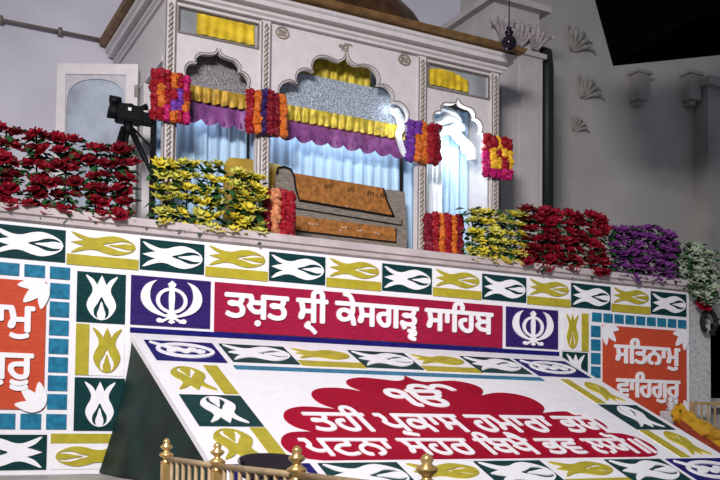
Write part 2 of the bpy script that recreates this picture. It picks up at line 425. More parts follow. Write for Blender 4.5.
yel_tile(FF, r, .09, .495, 1.955, 2.385, (.09, .20, 1.955, 2.385), PI / 2, .38, .23)
dark_tile(FF, r, .09, .505, 1.49, 1.935, PI / 2, .38, .24)
r = empty('flame_column', (5.46, 0, 1.9), 'column of upright flame tiles right of the right emblem panel', 'border', 'flame columns')
yel_tile(FF, r, 5.29, 5.66, 2.40, 2.825, (5.56, 5.66, 2.40, 2.825), PI / 2, .38, .16)
dark_tile(FF, r, 5.29, 5.65, 1.955, 2.385, PI / 2, .38, .24)
yel_tile(FF, r, 5.29, 5.65, 1.49, 1.935, (5.55, 5.65, 1.49, 1.935), PI / 2, .38, .16)
# inscription panels framed with teal tiles
def corner_leaf(F, cx, cy, sx, sy, parent, w=.012):
    lp = []
    for a in (8, 45, 82):
        a = math.radians(a); c, s = math.cos(a), math.sin(a); L = .24 if a > .5 and a < 1 else .22
        q = [(0, 0), (.3, .20), (.65, .17), (1, 0), (.65, -.17), (.3, -.20)]
        lp.append(ccw([(cx + sx * (x * L * c - y * L * s), cy + sy * (x * L * s + y * L * c)) for x, y in smooth_pts(q, 3, True)]))
    return relief(lp, F, w, w + .012, 'corner_leaf', MT['letter'], parent)
def inscription(x0, x1, side, lab):
    r = empty('inscription_panel', ((x0 + x1) / 2, 0, 1.49), lab, 'panel', 'orange inscription panels')
    p = relief([rect(x0, x1, 1.66, 2.71)], FF, 0, .012, 'panel_face', MT['orange'], r)
    d = x0 - 5.87
    lettering('ਸਿਤਨਾਮੁ', FF, 6.03 + d, 7.06 + d, 2.285, 2.50, .012, .030, MT['letter'], p)
    lettering('ਵਾਿਹਗੁਰੂ', FF, 6.06 + d, 7.06 + d, 1.90, 2.115, .012, .030, MT['letter'], p)
    for cx, sx in ((x0, 1), (x1, -1)):
        for cy, sy in ((1.66, 1), (2.71, -1)): corner_leaf(FF, cx + sx * .01, cy + sy * .01, sx, sy, p)
    def tt(a, c, e, f): relief([rect(a, c, e, f)], FF, 0, .008, 'teal_tile', MT['teal'], r)
    if side == 'left':
        n = 8; wd = 1.6 / n; a0 = 0.05 - 1.6
        for i in range(n): tt(a0 + i * wd + .02, a0 + (i + 1) * wd - .02, 2.745, 2.845); tt(a0 + i * wd + .02, a0 + (i + 1) * wd - .02, 1.50, 1.625)
        for j in range(7): tt(-.125, .03, 1.665 + j * .153, 1.665 + j * .153 + .125)
    else:
        n = 9; wd = 1.50 / n; a0 = 5.70
        for i in range(n):
            tt(a0 + i * wd + .015, a0 + (i + 1) * wd - .015, 2.745, 2.845)
        for j in range(8): tt(5.70, 5.835, 1.50 + j * .153, 1.50 + j * .153 + .125)
    return r
inscription(-1.43, -.155, 'left', 'orange panel with white letters in a teal tile frame at the far left')
inscription(5.87, 7.18, 'right', 'orange panel with two white written words at the right end of the front')
r = empty('lower_border', (0, 0, 1.16), 'low border of flame tiles along the bottom left of the front', 'border', 'low flame borders')
dark_tile(FF, r, -.80, -.12, 1.17, 1.455, 0, .55, .24, off=(.03, 0))
yel_tile(FF, r, -.09, .51, 1.17, 1.465, (-.09, .51, 1.385, 1.465), 0, .52, .17)
yel_tile(FF, r, -1.42, -.83, 1.17, 1.465, (-1.42, -.83, 1.385, 1.465), 0, .52, .17)
r = empty('lower_border', (6.5, 0, 1.16), 'low border of flame tiles under the right orange panel', 'border', 'low flame borders')
dark_tile(FF, r, 5.88, 6.52, 1.32, 1.625, 0, .55, .24); dark_tile(FF, r, 6.56, 7.18, 1.32, 1.625, 0, .55, .24)

# ================================================================== SLOPED BOARD
sb = empty('sloped_board', (2.88, -2.68, 1.13), 'large white sloping board with a crimson cloud of Gurmukhi writing and a tiled edge', 'board')
bd = MB().box(.54, 5.26, -2.72, -.03, -.05, 0, SF).build('board_face', MT['white'], sb)
def corner_tile(x0, x1, y0, y1):
    t = relief([rect(x0, x1, y0, y1)], SF, 0, .006, 'corner_tile', MT['navy'], sb)
    cx, cy = (x0 + x1) / 2, (y0 + y1) / 2; W, H = (x1 - x0) * .42, (y1 - y0) * .36
    lp = [ccw(ell(cx, cy, W, H)), cw(ell(cx, cy, W * .86, H * .70))]
    lp.append(stroke([(cx - W * 1.05, cy + H * 1.05, .012), (cx - W * .5, cy + H * .35, .02), (cx + W * .1, cy - H * .05, .02)]))
    for k_ in range(5): lp.append(ccw(ell(cx - W * .5 + k_ * W * .25, cy + (.14 if k_ % 2 else -.1) * H, W * .17, H * .26, 10)))
    lp.append(ccw(rect(cx - W * .6, cx + W * .55, cy - .12 * H, cy + .12 * H)))
    relief(lp, SF, .006, .018, 'emblem', MT['letter'], t)
T0 = .60
for y0, y1 in ((-.585, -.165), (-2.64, -2.24)):
    corner_tile(.62, 1.22, y0, y1); corner_tile(4.50, 5.18, y0, y1)
    wd = (4.45 - 1.27) / 5
    for i in range(5):
        a, c = 1.27 + i * wd, 1.27 + (i + 1) * wd
        if i % 2 == 0: dark_tile(SF, sb, a + .01, c - .01, y0 + .03, y1, PI, wd * .9, .30)
        else: yel_tile(SF, sb, a, c, y0, y1, (a, c, y0, y0 + .12), PI, wd * .85, .20)
relief([rect(1.25, 4.47, -.705, -.635)], SF, 0, .008, 'teal_strip', MT['teal'], sb)
for k_, (y0, y1) in enumerate(((-1.195, -.66), (-1.715, -1.215), (-2.22, -1.735))):
    if k_ == 1:
        dark_tile(SF, sb, .62, 1.10, y0, y1, -PI / 2 , .42, .27); dark_tile(SF, sb, 4.70, 5.18, y0, y1, -PI / 2, .42, .27)
    else:
        yel_tile(SF, sb, .61, 1.10, y0, y1, (.98, 1.10, y0, y1), -PI / 2, .42, .28)
        yel_tile(SF, sb, 4.70, 5.18, y0, y1, (4.70, 4.82, y0, y1), -PI / 2, .42, .22)
segs = [[(0, -.72), (.05, -.80), (.15, -.845), (.3, -.82), (.5, -.80), (.66, -.87), (.68, -.98), (.58, -1.10)],
        [(.58, -1.10), (.8, -1.03), (1.0, -1.05), (1.12, -1.15), (1.12, -1.31), (1.0, -1.43)],
        [(1.0, -1.43), (1.3, -1.39), (1.48, -1.47), (1.54, -1.6), (1.50, -1.72), (1.38, -1.80)],
        [(1.38, -1.80), (1.58, -1.81), (1.70, -1.91), (1.72, -2.05), (1.64, -2.16), (1.5, -2.20)]]
half = lobes(segs, 4)
cl = relief([[(2.85 + a, c) for a, c in half] + [(2.85 - a, c) for a, c in half[::-1][:-1]]], SF, 0, .010, 'cloud_panel', MT['crimson2'], sb)
lettering('ੴ', SF, 2.42, 3.22, -1.36, -.90, .010, .018, MT['letter'], cl, head=False, bold=.02)
t2 = 'ਤਹੀ ਪਕਾਸ ਹਮਾਰਾ ਭਯੋ'
xa = adv('ਤਹੀ ਪ')
lettering(t2, SF, 1.48, 4.36, -1.80, -1.50, .010, .018, MT['letter'], cl, bold=.016, extra=[[(xa - .26, -.02, .03), (xa - .30, -.07, .03), (xa - .16, -.10, .03), (xa - .02, -.13, .025)]])
lettering('ਪਟਨਾ ਸਹਰ ਿਬਖੈ ਭਵ ਲਯੋ॥', SF, 1.27, 4.50, -2.16, -1.91, .010, .018, MT['letter'], cl, bold=.016)
# dark green cloth closing the left side of the sloped board
def drape(u, v):
    y = -.03 - 2.66 * u; zt = 2.335 + .46 * y - .06; z = zt + (1.14 - zt) * v
    x = .55 - .20 * (v ** 1.6) * (1 - u * .8) - .05 * v * (1 - u) + .012 * math.sin(u * 24) * v
    return (x, y, max(z, 1.135))
tag(MB().grid(drape, 60, 16).build('side_cloth', mat('dark_green_cloth', (.003, .018, .015), .6, var=.5, scale=3), smooth=True), 'dark green cloth covering the open left side of the sloped board', 'cloth')

# ================================================================== PAVILION
pv = empty('pavilion', (2.86, .55, 3.315), 'white carved pavilion with scalloped arches, gilded cornice and dome on the balcony', 'pavilion')
PX = [.985, 1.95, 3.77, 4.74]
for x in PX:
    p = MB().box(x - .048, x + .048, .50, .59, 3.315, 5.56).build('post', MT['pav'], pv)
    m_ = MB()
    for ph in (0, PI):
        m_.tube([(x + .017 * math.cos(t * .9 + ph), .497 + .012 * math.sin(t * .9 + ph), 3.36 + t * .0142) for t in range(0, 153)], .0085, 5)
    m_.build('rope_carving', MT['rope'], p)
    g = MB(); g.box(x - .050, x - .040, .494, .5, 3.33, 5.54); g.box(x + .040, x + .050, .494, .5, 3.33, 5.54); g.build('edge_line', MT['pavgrey'], p)
# arches
CH = [[(0, 5.42), (.03, 5.35), (.10, 5.315), (.20, 5.335), (.30, 5.325), (.37, 5.27), (.39, 5.20), (.37, 5.15)],
      [(.37, 5.15), (.45, 5.165), (.53, 5.13), (.565, 5.06), (.55, 5.0)],
      [(.55, 5.0), (.63, 5.01), (.71, 4.97), (.75, 4.90), (.74, 4.83)],
      [(.74, 4.83), (.80, 4.82), (.845, 4.76), (.83, 4.68), (.79, 4.60)], [(.79, 4.60), (.83, 4.57), (.855, 4.50), (.86, 4.3)], [(.86, 4.3), (.86, 3.30)]]
SH = [[(0, 5.18), (.03, 5.13), (.10, 5.11), (.17, 5.10), (.22, 5.05), (.215, 5.0)],
      [(.215, 5.0), (.27, 4.99), (.31, 4.95), (.32, 4.90), (.305, 4.85)],
      [(.305, 4.85), (.35, 4.84), (.385, 4.78), (.375, 4.71), (.345, 4.66)],
      [(.345, 4.66), (.385, 4.62), (.40, 4.50)], [(.40, 4.50), (.40, 3.30)]]
def arch_board(xa, xb, prof, trans=None, name='arch_board'):
    c = (xa + xb) / 2; h = lobes(prof, 4)
    out = [(xa, 3.315), (xa, 5.56), (xb, 5.56), (xb, 3.315)] + [(c + a, max(z, 3.315)) for a, z in h[::-1]] + [(c - a, max(z, 3.315)) for a, z in h[1:]]
    lp = [cw(out)]
    if trans: lp.append(ccw(rect(*trans)))
    o = relief(lp, lambda u, v, wd: Vector((u, .56 - wd, v)), -.03, .03, name, MT['pav'], pv)
    # incised line that follows the arch
    V = h[:-1]
    mb = MB()
    for s in (1, -1):
        mb.tube([(c + s * (a + .012), .528, z + .012) for a, z in V if z > 3.4], .006, 4)
    mb.build('arch_moulding', MT['pavgrey'], o)
    return o
A1 = arch_board(1.033, 1.902, SH, (1.07, 1.87, 5.28, 5.51))
A2 = arch_board(1.998, 3.722, CH)
A3 = arch_board(3.818, 4.692, SH, (3.86, 4.66, 5.26, 5.51))
for xa, xb in ((1.07, 1.87), (3.86, 4.66)):
    z0, z1 = (5.28, 5.51) if xa < 2 else (5.26, 5.51)
    f = MB().box(xa, xb, .565, .58, z0, z1).build('transom_glass', MT['glassd'], pv)
    g = MB()
    for q in ((xa - .012, xb + .012, z0 - .02, z0), (xa - .012, xb + .012, z1, z1 + .012), (xa - .012, xa, z0, z1), (xb, xb + .012, z0, z1)): g.box(q[0], q[1], .515, .535, q[2], q[3])
    g.build('transom_moulding', MT['pavgrey'], pv)
# rosettes and small sacred mark on the centre board
for px, py in ((282, 33), (404, 60)):
    p = at(px, py, .53); lp = [ccw(ell(p.x, p.z, .075, .062)), cw(ell(p.x, p.z, .060, .048))]
    for a in range(4): lp.append(ccw(ell(p.x + .026 * math.cos(a * PI / 2 + .7), p.z + .022 * math.sin(a * PI / 2 + .7), .024, .014, 10)))
    relief(lp, lambda u, v, wd: Vector((u, .53 - wd, v)), 0, .016, 'rosette', MT['rope'], A2)
lettering('ੴ', lambda u, v, wd: Vector((u, .53 - wd, v)), 2.765, 2.925, 5.435, 5.525, 0, .012, MT['rope'], A2, head=False, name='gilded_mark', bold=.02)
# cornice: stepped rings round the pavilion
def ring(prof, name, m, x0=.94, x1=4.79, y0=.50, y1=2.46):
    vs = []; n = len(prof)
    for d, z in prof: vs += [(x0 - d, y1, z), (x0 - d, y0 - d, z), (x1 + d, y0 - d, z), (x1 + d, y1, z)]
    fs = [(i * 4 + k, i * 4 + k + 1, (i + 1) * 4 + k + 1, (i + 1) * 4 + k) for i in range(n - 1) for k in range(3)]
    return MB().add(vs, fs).build(name, m, pv)
ring([(-.05, 5.56), (.03, 5.56), (.03, 5.585), (.06, 5.60), (.06, 5.625)], 'cornice_lower', MT['pav'])
ring([(.06, 5.625), (.05, 5.63), (.05, 5.645)], 'cornice_groove', MT['pavgrey'])
ring([(.05, 5.645), (.11, 5.655), (.115, 5.70), (.14, 5.715), (.15, 5.74)], 'cornice_upper', MT['pav'])
ring([(.15, 5.74), (.13, 5.745), (.13, 5.755)], 'cornice_groove', MT['pavgrey'])
ring([(.13, 5.755), (.21, 5.77), (.225, 5.805), (.225, 5.815), (.0, 5.83)], 'gilded_lip', MT['gold'])
MB().box(.94, 4.79, .52, 2.46, 5.56, 5.58).build('roof_deck', MT['pav'], pv)
MB().box(.96, 4.77, .54, 2.46, 5.60, 5.82).build('roof_top', MT['gold'], pv)
# dome
prof = [(.97, 0), (.99, .05), (1.05, .16), (1.06, .26), (1.04, .36), (.98, .46), (.88, .56), (.72, .67), (.5, .77), (.25, .85), (.06, .90), (.05, .97), (.09, 1.01), (.05, 1.05), (.01, 1.15)]
b = MB(); n = 48; vs = []
for r_, z in prof:
    for k_ in range(n):
        a = 2 * PI * k_ / n; rr = r_ * (1 + .018 * math.cos(a * 12))
        vs.append((2.86 + rr * 1.30 * math.cos(a), 1.45 + rr * .80 * math.sin(a), 5.82 + z * 1.06))
b.add(vs, [(i * n + k_, i * n + (k_ + 1) % n, (i + 1) * n + (k_ + 1) % n, (i + 1) * n + k_) for i in range(len(prof) - 1) for k_ in range(n)])
b.build('dome', MT['dome'], pv, smooth=True)
# side walls of the pavilion
b = MB().box(.94, 1.0, .59, 2.46, 5.02, 5.56); b.box(.93, 1.01, .59, 2.46, 4.98, 5.04); b.box(.94, 1.0, 1.22, 2.46, 3.315, 5.0); b.box(.925, .94, 1.22, 1.27, 3.315, 4.98)
b.build('side_wall', MT['pav'], pv)
MB().box(4.73, 4.79, .59, 2.46, 3.315, 5.56).build('side_wall', MT['pav'], pv)
MB().box(1.0, 4.73, 2.36, 2.42, 3.315, 5.56).build('back_wall', MT['pav'], pv)
# open glazed door leaf hinged at the left side
H = Vector((.895, 1.33, 3.33)); dr = Vector((-.884, .467, 0)); nr = Vector((-.467, -.884, 0))
def DF(u, v, wd): return H + dr * u + Vector((0, 0, v)) + nr * wd
dl = empty('door_leaf', H, 'open white door leaf with arched frosted glass left of the pavilion', 'door')
g = stroke  # (unused alias kept short)
ap = lobes([[(.13, .2), (.13, 1.470)], [(.13, 1.470), (.15, 1.580), (.22, 1.660), (.31, 1.695), (.42, 1.710), (.54, 1.695), (.63, 1.660), (.70, 1.580), (.72, 1.470)], [(.72, 1.470), (.72, .2)]], 4)
relief([ccw(rect(0, .82, 0, 1.860)), cw(rect(.12, .73, .15, 1.750))], DF, -.02, .025, 'door_frame', MT['pav'], dl)
relief([ccw(rect(.12, .73, .15, 1.750)), cw(ap)], DF, -.008, .010, 'arched_surround', mat('door_surround', (.45, .44, .47), .5), dl)
relief([ccw(rect(.12, .73, .15, 1.750))], DF, -.012, -.006, 'glass_pane', MT['glass'], dl)
for hz in (1.52, .3): MB().box(-.01, .03, hz, hz + .12, .02, .04, DF).build('hinge', MT['pavgrey'], dl)

# ---- cloths inside the pavilion
def hang(name, x0, x1, y, z0, z1, waves, amp, m, label, cat, parent=None, scallop=0, group=None, taper=0, nu=None, zs=None):
    nu = nu or waves * 10
    ph = [random.uniform(-.5, .5) for _ in range(waves + 2)]
    def f(u, v):
        x = x0 + (x1 - x0) * u; i = u * waves
        w_ = math.sin(i * 2 * PI + ph[int(i)] * .8) * amp * (.35 + .65 * v)
        zt = z1 + (zs(u) if zs else 0); zb = z0 + scallop * abs(math.sin(i * PI)) * (1 if scallop > 0 else -1) * -1
        return (x, y + w_ + .4 * amp * math.sin(i * 5.1), zt + (zb - zt) * v)
    o = MB().grid(f, nu, 10).build(name, m, parent, smooth=True)
    if parent is None: tag(o, label, cat, group)
    return o
hang('sheer_curtain', 1.99, 3.80, 1.02, 3.33, 4.95, 15, .028, MT['curtain'], 'pale blue sheer curtain hanging behind the bench in the centre arch', 'curtain')
hang('sheer_curtain', 1.01, 1.96, 1.02, 3.33, 4.95, 9, .028, MT['curtain'], 'pale blue sheer curtain in the left arch above the yellow flowers', 'curtain')
hang('sheer_curtain', 3.84, 4.72, 1.02, 3.33, 5.25, 7, .03, MT['curtain'], 'brightly lit sheer curtain in the right arch', 'curtain')
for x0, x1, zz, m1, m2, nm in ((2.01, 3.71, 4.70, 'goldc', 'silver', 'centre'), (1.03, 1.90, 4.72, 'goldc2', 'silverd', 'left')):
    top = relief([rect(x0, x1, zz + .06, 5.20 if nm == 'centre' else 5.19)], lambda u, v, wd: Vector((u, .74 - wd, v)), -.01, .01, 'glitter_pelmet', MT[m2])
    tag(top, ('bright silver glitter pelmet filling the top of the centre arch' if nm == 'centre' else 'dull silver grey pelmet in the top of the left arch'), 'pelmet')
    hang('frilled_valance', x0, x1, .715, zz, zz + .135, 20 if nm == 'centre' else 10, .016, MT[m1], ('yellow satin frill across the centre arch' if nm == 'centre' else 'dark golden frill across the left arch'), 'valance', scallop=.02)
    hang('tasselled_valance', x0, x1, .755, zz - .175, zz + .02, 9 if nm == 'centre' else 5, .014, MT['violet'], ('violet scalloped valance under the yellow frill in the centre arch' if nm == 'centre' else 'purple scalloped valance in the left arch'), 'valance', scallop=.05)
hang('gold_drape', 2.40, 3.30, .80, 5.10, 5.50, 9, .02, MT['goldc'], 'gold satin drape showing in the crown of the centre arch', 'drape')
# tassels of the centre valance
vt = [o for o in bpy.data.objects if o.name.startswith('tasselled_valance')]
for o, x0, x1, k_ in ((vt[0], 2.05, 3.68, 18), (vt[1], 1.06, 1.88, 9)):
    for i in range(k_ + 1):
        x = x0 + (x1 - x0) * i / k_; MB().tube([(x, .745, 4.575), (x, .745, 4.54), (x, .745, 4.515)], [.006, .013, .004], 6).build('tassel', MT['violet'], o)
# gauze in the transoms
hang('yellow_gauze', 1.25, 1.84, .545, 5.30, 5.50, 6, .006, MT['yclo'], 'gathered yellow cloth behind the window above the left arch', 'cloth')
hang('yellow_gauze', 3.87, 4.40, .545, 5.29, 5.46, 6, .006, MT['yclo'], 'gathered yellow cloth behind the window above the right arch', 'cloth', zs=lambda u: .05 * math.sin(u * 3) - .05 * u)
# white strip imitating the centre arch's lit edge, white drapes round the right arch
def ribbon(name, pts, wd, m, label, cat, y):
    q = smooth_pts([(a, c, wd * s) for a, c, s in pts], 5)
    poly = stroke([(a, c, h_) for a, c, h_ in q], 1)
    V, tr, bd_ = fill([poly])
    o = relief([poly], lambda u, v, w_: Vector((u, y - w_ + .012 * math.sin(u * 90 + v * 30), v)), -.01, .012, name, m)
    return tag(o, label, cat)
ribbon('lit_edge_strip', [(3.44, 4.98, .8), (3.55, 4.93, 1.1), (3.60, 4.82, 1), (3.57, 4.70, .8), (3.60, 4.60, .8), (3.66, 4.50, .7), (3.70, 4.44, .3)], .045, MT['curtainw'], 'added white strip imitating the lit edge at the right shoulder of the centre arch', 'drape', .66)  # white shape put in for the bright lit edge of the arch
dz = empty('white_swag', (4.2, .8, 5.0), 'overlit white swagged drapery filling the top of the right arch', 'drape')
for pts, wd in (([(3.92, 4.86, .8), (3.98, 5.02, 1), (4.12, 5.12, 1), (4.30, 5.11, 1), (4.44, 5.03, .8)], .05), ([(3.92, 4.84, 1), (4.1, 4.95, 1.2), (4.3, 5.03, 1), (4.45, 5.0, .8)], .05),
                ([(4.02, 4.80, 1), (4.25, 4.9, 1.6), (4.5, 4.98, 1)], .05), ([(4.30, 4.95, 1), (4.45, 4.85, 1), (4.58, 4.74, .9), (4.60, 4.6, .6)], .06)):
    m_ = MB(); q = smooth_pts([(a, .78 + .02 * math.sin(a * 20), c) for a, c, s in pts], 6)
    m_.tube(q, wd, 10); m_.build('swag_fold', MT['curtainw'], dz, smooth=True)
hang('swag_tail', 3.98, 4.26, .84, 3.6, 4.92, 4, .03, MT['curtainw'], '', '', parent=dz)
# round lamp of the right arch, then added fill lights
bl = empty('round_lamp', (4.47, .70, 4.70), 'glowing round lamp inside the right arch', 'lamp')
MB().lathe([(0.002, -.055), (.035, -.045), (.055, -.01), (.05, .03), (.03, .055), (.02, .07)], (4.47, .70, 4.70), 16).build('bulb', MT['bulb'], bl, True)
MB().lathe([(.02, .065), (.024, .07), (.024, .10), (.01, .12)], (4.47, .70, 4.70), 12).build('socket', MT['pav'], bl, True)
light('round_lamp_light', 'POINT', (4.36, .66, 4.74), 16, (.80, .93, 1), shadow_soft_size=.07)
rl = tag(MB().tube([(2.25, .90, 4.86), (3.55, .90, 4.86)], .014, 8).build('added_glow_tube', MT['tube'], smooth=True), 'added cool white glowing tube hidden behind the silver pelmet', 'lamp')  # unseen glowing tube, added to brighten the centre arch
light('curtain_fill_light', 'AREA', (2.95, .88, 4.83), 9, (.75, .90, 1), (2.95, .95, 3.9), shape='RECTANGLE', size=1.4, size_y=.08)  # added area light for the curtain, placed along the unseen tube
light('shoulder_fill_light', 'POINT', (3.52, .60, 4.78), .9, (.80, .93, 1), shadow_soft_size=.03)  # added light without a bulb, brightens the white edge strip
light('pelmet_fill_light', 'POINT', (3.48, .66, 5.0), .45, (.80, .9, 1), shadow_soft_size=.05)  # added light without a fixture, brightens the right of the silver pelmet
light('left_bay_light', 'POINT', (1.46, .88, 4.7), 2.2, (.75, .87, 1), shadow_soft_size=.08)

# ---- bench
bn = empty('carved_bench', (2.93, .8, 3.315), 'grey wooden bench with orange brown panels standing under the centre arch', 'bench')
def BF(u, v, wd): return Vector((u, .74 - wd, v))
fr = ccw([(2.17, 3.315), (2.17, 4.10), (2.19, 4.17), (2.26, 4.185), (2.33, 4.17), (2.37, 4.13), (3.44, 4.11), (3.60, 4.12), (3.70, 4.11), (3.72, 3.9), (3.74, 3.60), (3.70, 3.315)])
relief([fr], BF, -.06, 0, 'frame', MT['gwood'], bn)
relief([ccw([(2.37, 4.14), (3.42, 4.12), (3.46, 4.0), (3.54, 3.83), (2.44, 3.86), (2.40, 3.95)])], BF, 0, .014, 'backrest_panel', MT['owood'], bn)
relief([ccw(rect(2.39, 3.585, 3.545, 3.70))], BF, 0, .014, 'lower_panel', MT['owood'], bn)
m_ = MB()
m_.tube([BF(*p, .015) for p in ((2.18, 4.10), (2.19, 4.17), (2.26, 4.19), (2.33, 4.175), (2.37, 4.11), (2.39, 3.98), (2.43, 3.865), (3.0, 3.845), (3.555, 3.825))], .011, 6)
m_.tube([BF(*p, .015) for p in ((3.42, 4.12), (3.46, 4.0), (3.56, 3.82))], .011, 6)
m_.tube([BF(*p, .015) for p in ((2.39, 3.70), (2.39, 3.545), (3.585, 3.545), (3.585, 3.70))], .008, 6)
m_.tube([BF(*p, .01) for p in ((2.32, 3.78), (3.66, 3.74), (3.66, 3.80))], .007, 6)
m_.build('dark_edging', MT['black'], bn, True)
m_ = MB()
for x, z in ((2.98, 3.865), (2.55, 3.63), (2.59, 3.63), (2.63, 3.635), (2.93, 3.635), (2.97, 3.64), (3.12, 3.62), (3.15, 3.625), (3.33, 3.625), (3.36, 3.615), (2.91, 3.60)):
    m_.lathe([(.001, -.008), (.012, 0), (.001, .008)], BF(x, z, .02), 8)
m_.build('white_studs', MT['letter'], bn)
m_ = MB()
for x in (2.75, 3.02, 3.26, 3.42):
    for k_ in range(3): m_.tube([BF(x - .03 + k_ * .03, 4.03 - (x - 2.7) * .02, .015), BF(x - .02 + k_ * .03, 4.07 - (x - 2.7) * .02, .018)], .007, 5)
m_.build('dark_carving', MT['dome'], bn)
for x in (2.22, 3.66): MB().box(x - .04, x + .04, .80, 1.0, 3.315, 3.6).build('leg', MT['gwood'], bn)
# mustard bolster in the left bay
m_ = MB(); c0 = at(252, 172, .82)
m_.lathe([(.001, -.36), (.10, -.35), (.16, -.30), (.175, -.1), (.178, .1), (.16, .30), (.10, .35), (.001, .36)], (0, 0, 0), 20)
m_.v = [(1.98 + z * .9, .84 + x * .5, 4.09 + y * .9) for x, y, z in m_.v]
bo = empty('covered_seat', (1.98, .84, 3.315), 'mustard cloth covered seat behind the yellow flowers beside a post', 'cushion')
m_.build('bolster', MT['mustard'], bo, True)
MB().box(1.68, 2.26, .78, .94, 3.315, 4.0).build('seat_block', MT['mustard'], bo)

# ---- hanging glass globe
gl = at(509, 43, .1)
lp = empty('hanging_globe', (gl.x, gl.y, gl.z), 'dark glass globe hanging lamp above the right corner of the cornice', 'lamp')
MB().lathe([(.001, -.085), (.04, -.078), (.075, -.04), (.085, 0), (.075, .04), (.045, .07), (.03, .085), (.045, .10), (.05, .12), (.03, .14), (.02, .155), (.034, .165), (.01, .19)], tuple(gl), 20).build('globe', MT['blackg'], lp, True)
MB().tube([gl + Vector((0, 0, .18)), gl + Vector((0, 0, 1.3))], .006, 6).build('chain', MT['black'], lp)

# ================================================================== CAMCORDER ON TRIPOD
def P(px, py, Y=.62): return at(px, py, Y)
tr = empty('camera_tripod', P(128, 128), 'black camera tripod standing behind the left red roses', 'tripod')
q = P(128, 131)
MB().tube([P(128, 124), P(128, 134)], [.045, .035], 10).build('head', MT['black'], tr, True)
for a, c, yy in (((124, 128), (104, 190), .50), ((127, 128), (118, 200), .80), ((131, 130), (160, 190), .40)):
    s_ = P(*a, .62); e_ = P(*c, yy); d = e_ - s_; e_ = s_ + d * ((s_.z - 3.32) / (s_.z - e_.z))
    MB().tube([s_, s_ + (e_ - s_) * .30, s_ + (e_ - s_) * .32, e_], [.032, .028, .02, .015], 8).build('leg', MT['black'], tr, True)
MB().tube([P(131, 126), P(150, 146, .5)], [.012, .010], 6).build('pan_handle', MT['black'], tr, True)
cc = empty('video_camera', P(128, 122), 'black video camera mounted on the tripod facing left', 'camera')
def cbox(px0, px1, py0, py1, Y0, Y1, nm):
    a = P(px0, py1, .62); c = P(px1, py0, .62)
    return bevel(MB().box(a.x, c.x, Y0, Y1, a.z, c.z).build(nm, MT['black'], cc), .012)
cbox(116, 142, 109, 121, .54, .70, 'body')
a = P(112, 108); c = P(120, 112)
MB().tube([P(109, 110), P(121, 114)], [.075, .055], 14).build('lens_hood', MT['black'], cc, True)
MB().tube([P(110, 100), P(121, 101)], [.045, .035], 12).build('top_light', MT['black'], cc, True)
MB().tube([P(116, 109), P(119, 104), P(132, 105), P(138, 110)], .014, 8).build('carry_handle', MT['black'], cc, True)
MB().tube([P(136, 112), P(142, 108), P(147, 107)], [.02, .022, .034], 10).build('viewfinder', MT['black'], cc, True)
cbox(138, 152, 115, 125, .56, .64, 'side_screen')
MB().box(P(126, 112).x, P(129, 112).x, .53, .54, P(126, 113).z, P(126, 110).z).build('white_badge', MT['letter'], cc)

# ================================================================== FLOWERS
def petal(mb, a, tilt, r0, r1, wd, curl=.3, n=3, cz=0):
    def f(u, v):
        s = (u - .5) * 2; rr = r0 + (r1 - r0) * v; ww = wd * math.sin(min(1, v * .85 + .22) * PI) ** .6
        x = rr; y = s * ww; z = curl * v * v + .25 * s * s * wd * (1 if curl >= 0 else 1)
        X = x * math.cos(tilt) - z * math.sin(tilt); Z = x * math.sin(tilt) + z * math.cos(tilt)
        return (X * math.cos(a) - y * math.sin(a), X * math.sin(a) + y * math.cos(a), Z + cz)
    mb.grid(f, 2, n)
def rose_mesh(name, m):
    b = MB()
    for i in range(6): petal(b, i * 1.047, .12, .1, 1.0, .52, .12)
    for i in range(5): petal(b, i * 1.257 + .5, .62, .08, .80, .42, .10)
    for i in range(4): petal(b, i * 1.57 + .2, 1.1, .05, .62, .32, -.05)
    b.lathe([(.12, 0), (.2, .3), (.12, .55), (.02, .6)], n=8)
    me = b.mesh(name); me.materials.append(m); return me
def daisy_mesh(name, m, k_=8, wd=.26):
    b = MB()
    for i in range(k_): petal(b, i * 2 * PI / k_, .25, .08, 1.0, wd, .05)
    for i in range(k_ - 2): petal(b, i * 2 * PI / (k_ - 2) + .3, .7, .05, .72, wd, .05)
    b.lathe([(.12, 0), (.2, .25), (.02, .35)], n=8)
    me = b.mesh(name); me.materials.append(m); return me
def leaves_mesh(name, m, cnt, R, H, size, seed, m2=None):
    rnd = random.Random(seed); b = MB()
    for i in range(cnt):
        a = rnd.uniform(-.3, PI + .3) + PI; x, z = rnd.uniform(-R, R), rnd.uniform(0, H); y = rnd.uniform(-.06, .05)
        L = size * rnd.uniform(.7, 1.2); d = Vector((math.cos(a) * .8, math.sin(a) * .7, rnd.uniform(-.5, .4))).normalized()
        s = d.cross(Vector((0, 0, 1))).normalized() * L * .3; o = Vector((x, y, z)); k_ = Vector((0, 0, -.12 * L))
        b.add([o, o + d * L * .45 + s + k_, o + d * L + k_ * 2.5, o + d * L * .45 - s + k_, o + d * L * .5 + Vector((0, 0, .05 * L))], [(0, 1, 4), (1, 2, 4), (2, 3, 4), (3, 0, 4)])
    me = b.mesh(name); me.materials.append(m); return me
BL = dict(rose=[rose_mesh('bloom', MT['rose']), rose_mesh('bloom', MT['rose2'])], dark=[rose_mesh('bloom', MT['rose2']), rose_mesh('bloom', MT['rose'])],
          yel=[daisy_mesh('bloom', MT['yel']), daisy_mesh('bloom', MT['yel2'])], purp=[daisy_mesh('bloom', MT['purp'], 7, .34), rose_mesh('bloom', MT['purp'])],
          pale=[daisy_mesh('bloom', MT['pale'], 6, .24), daisy_mesh('bloom', MT['pale'], 5, .3)])
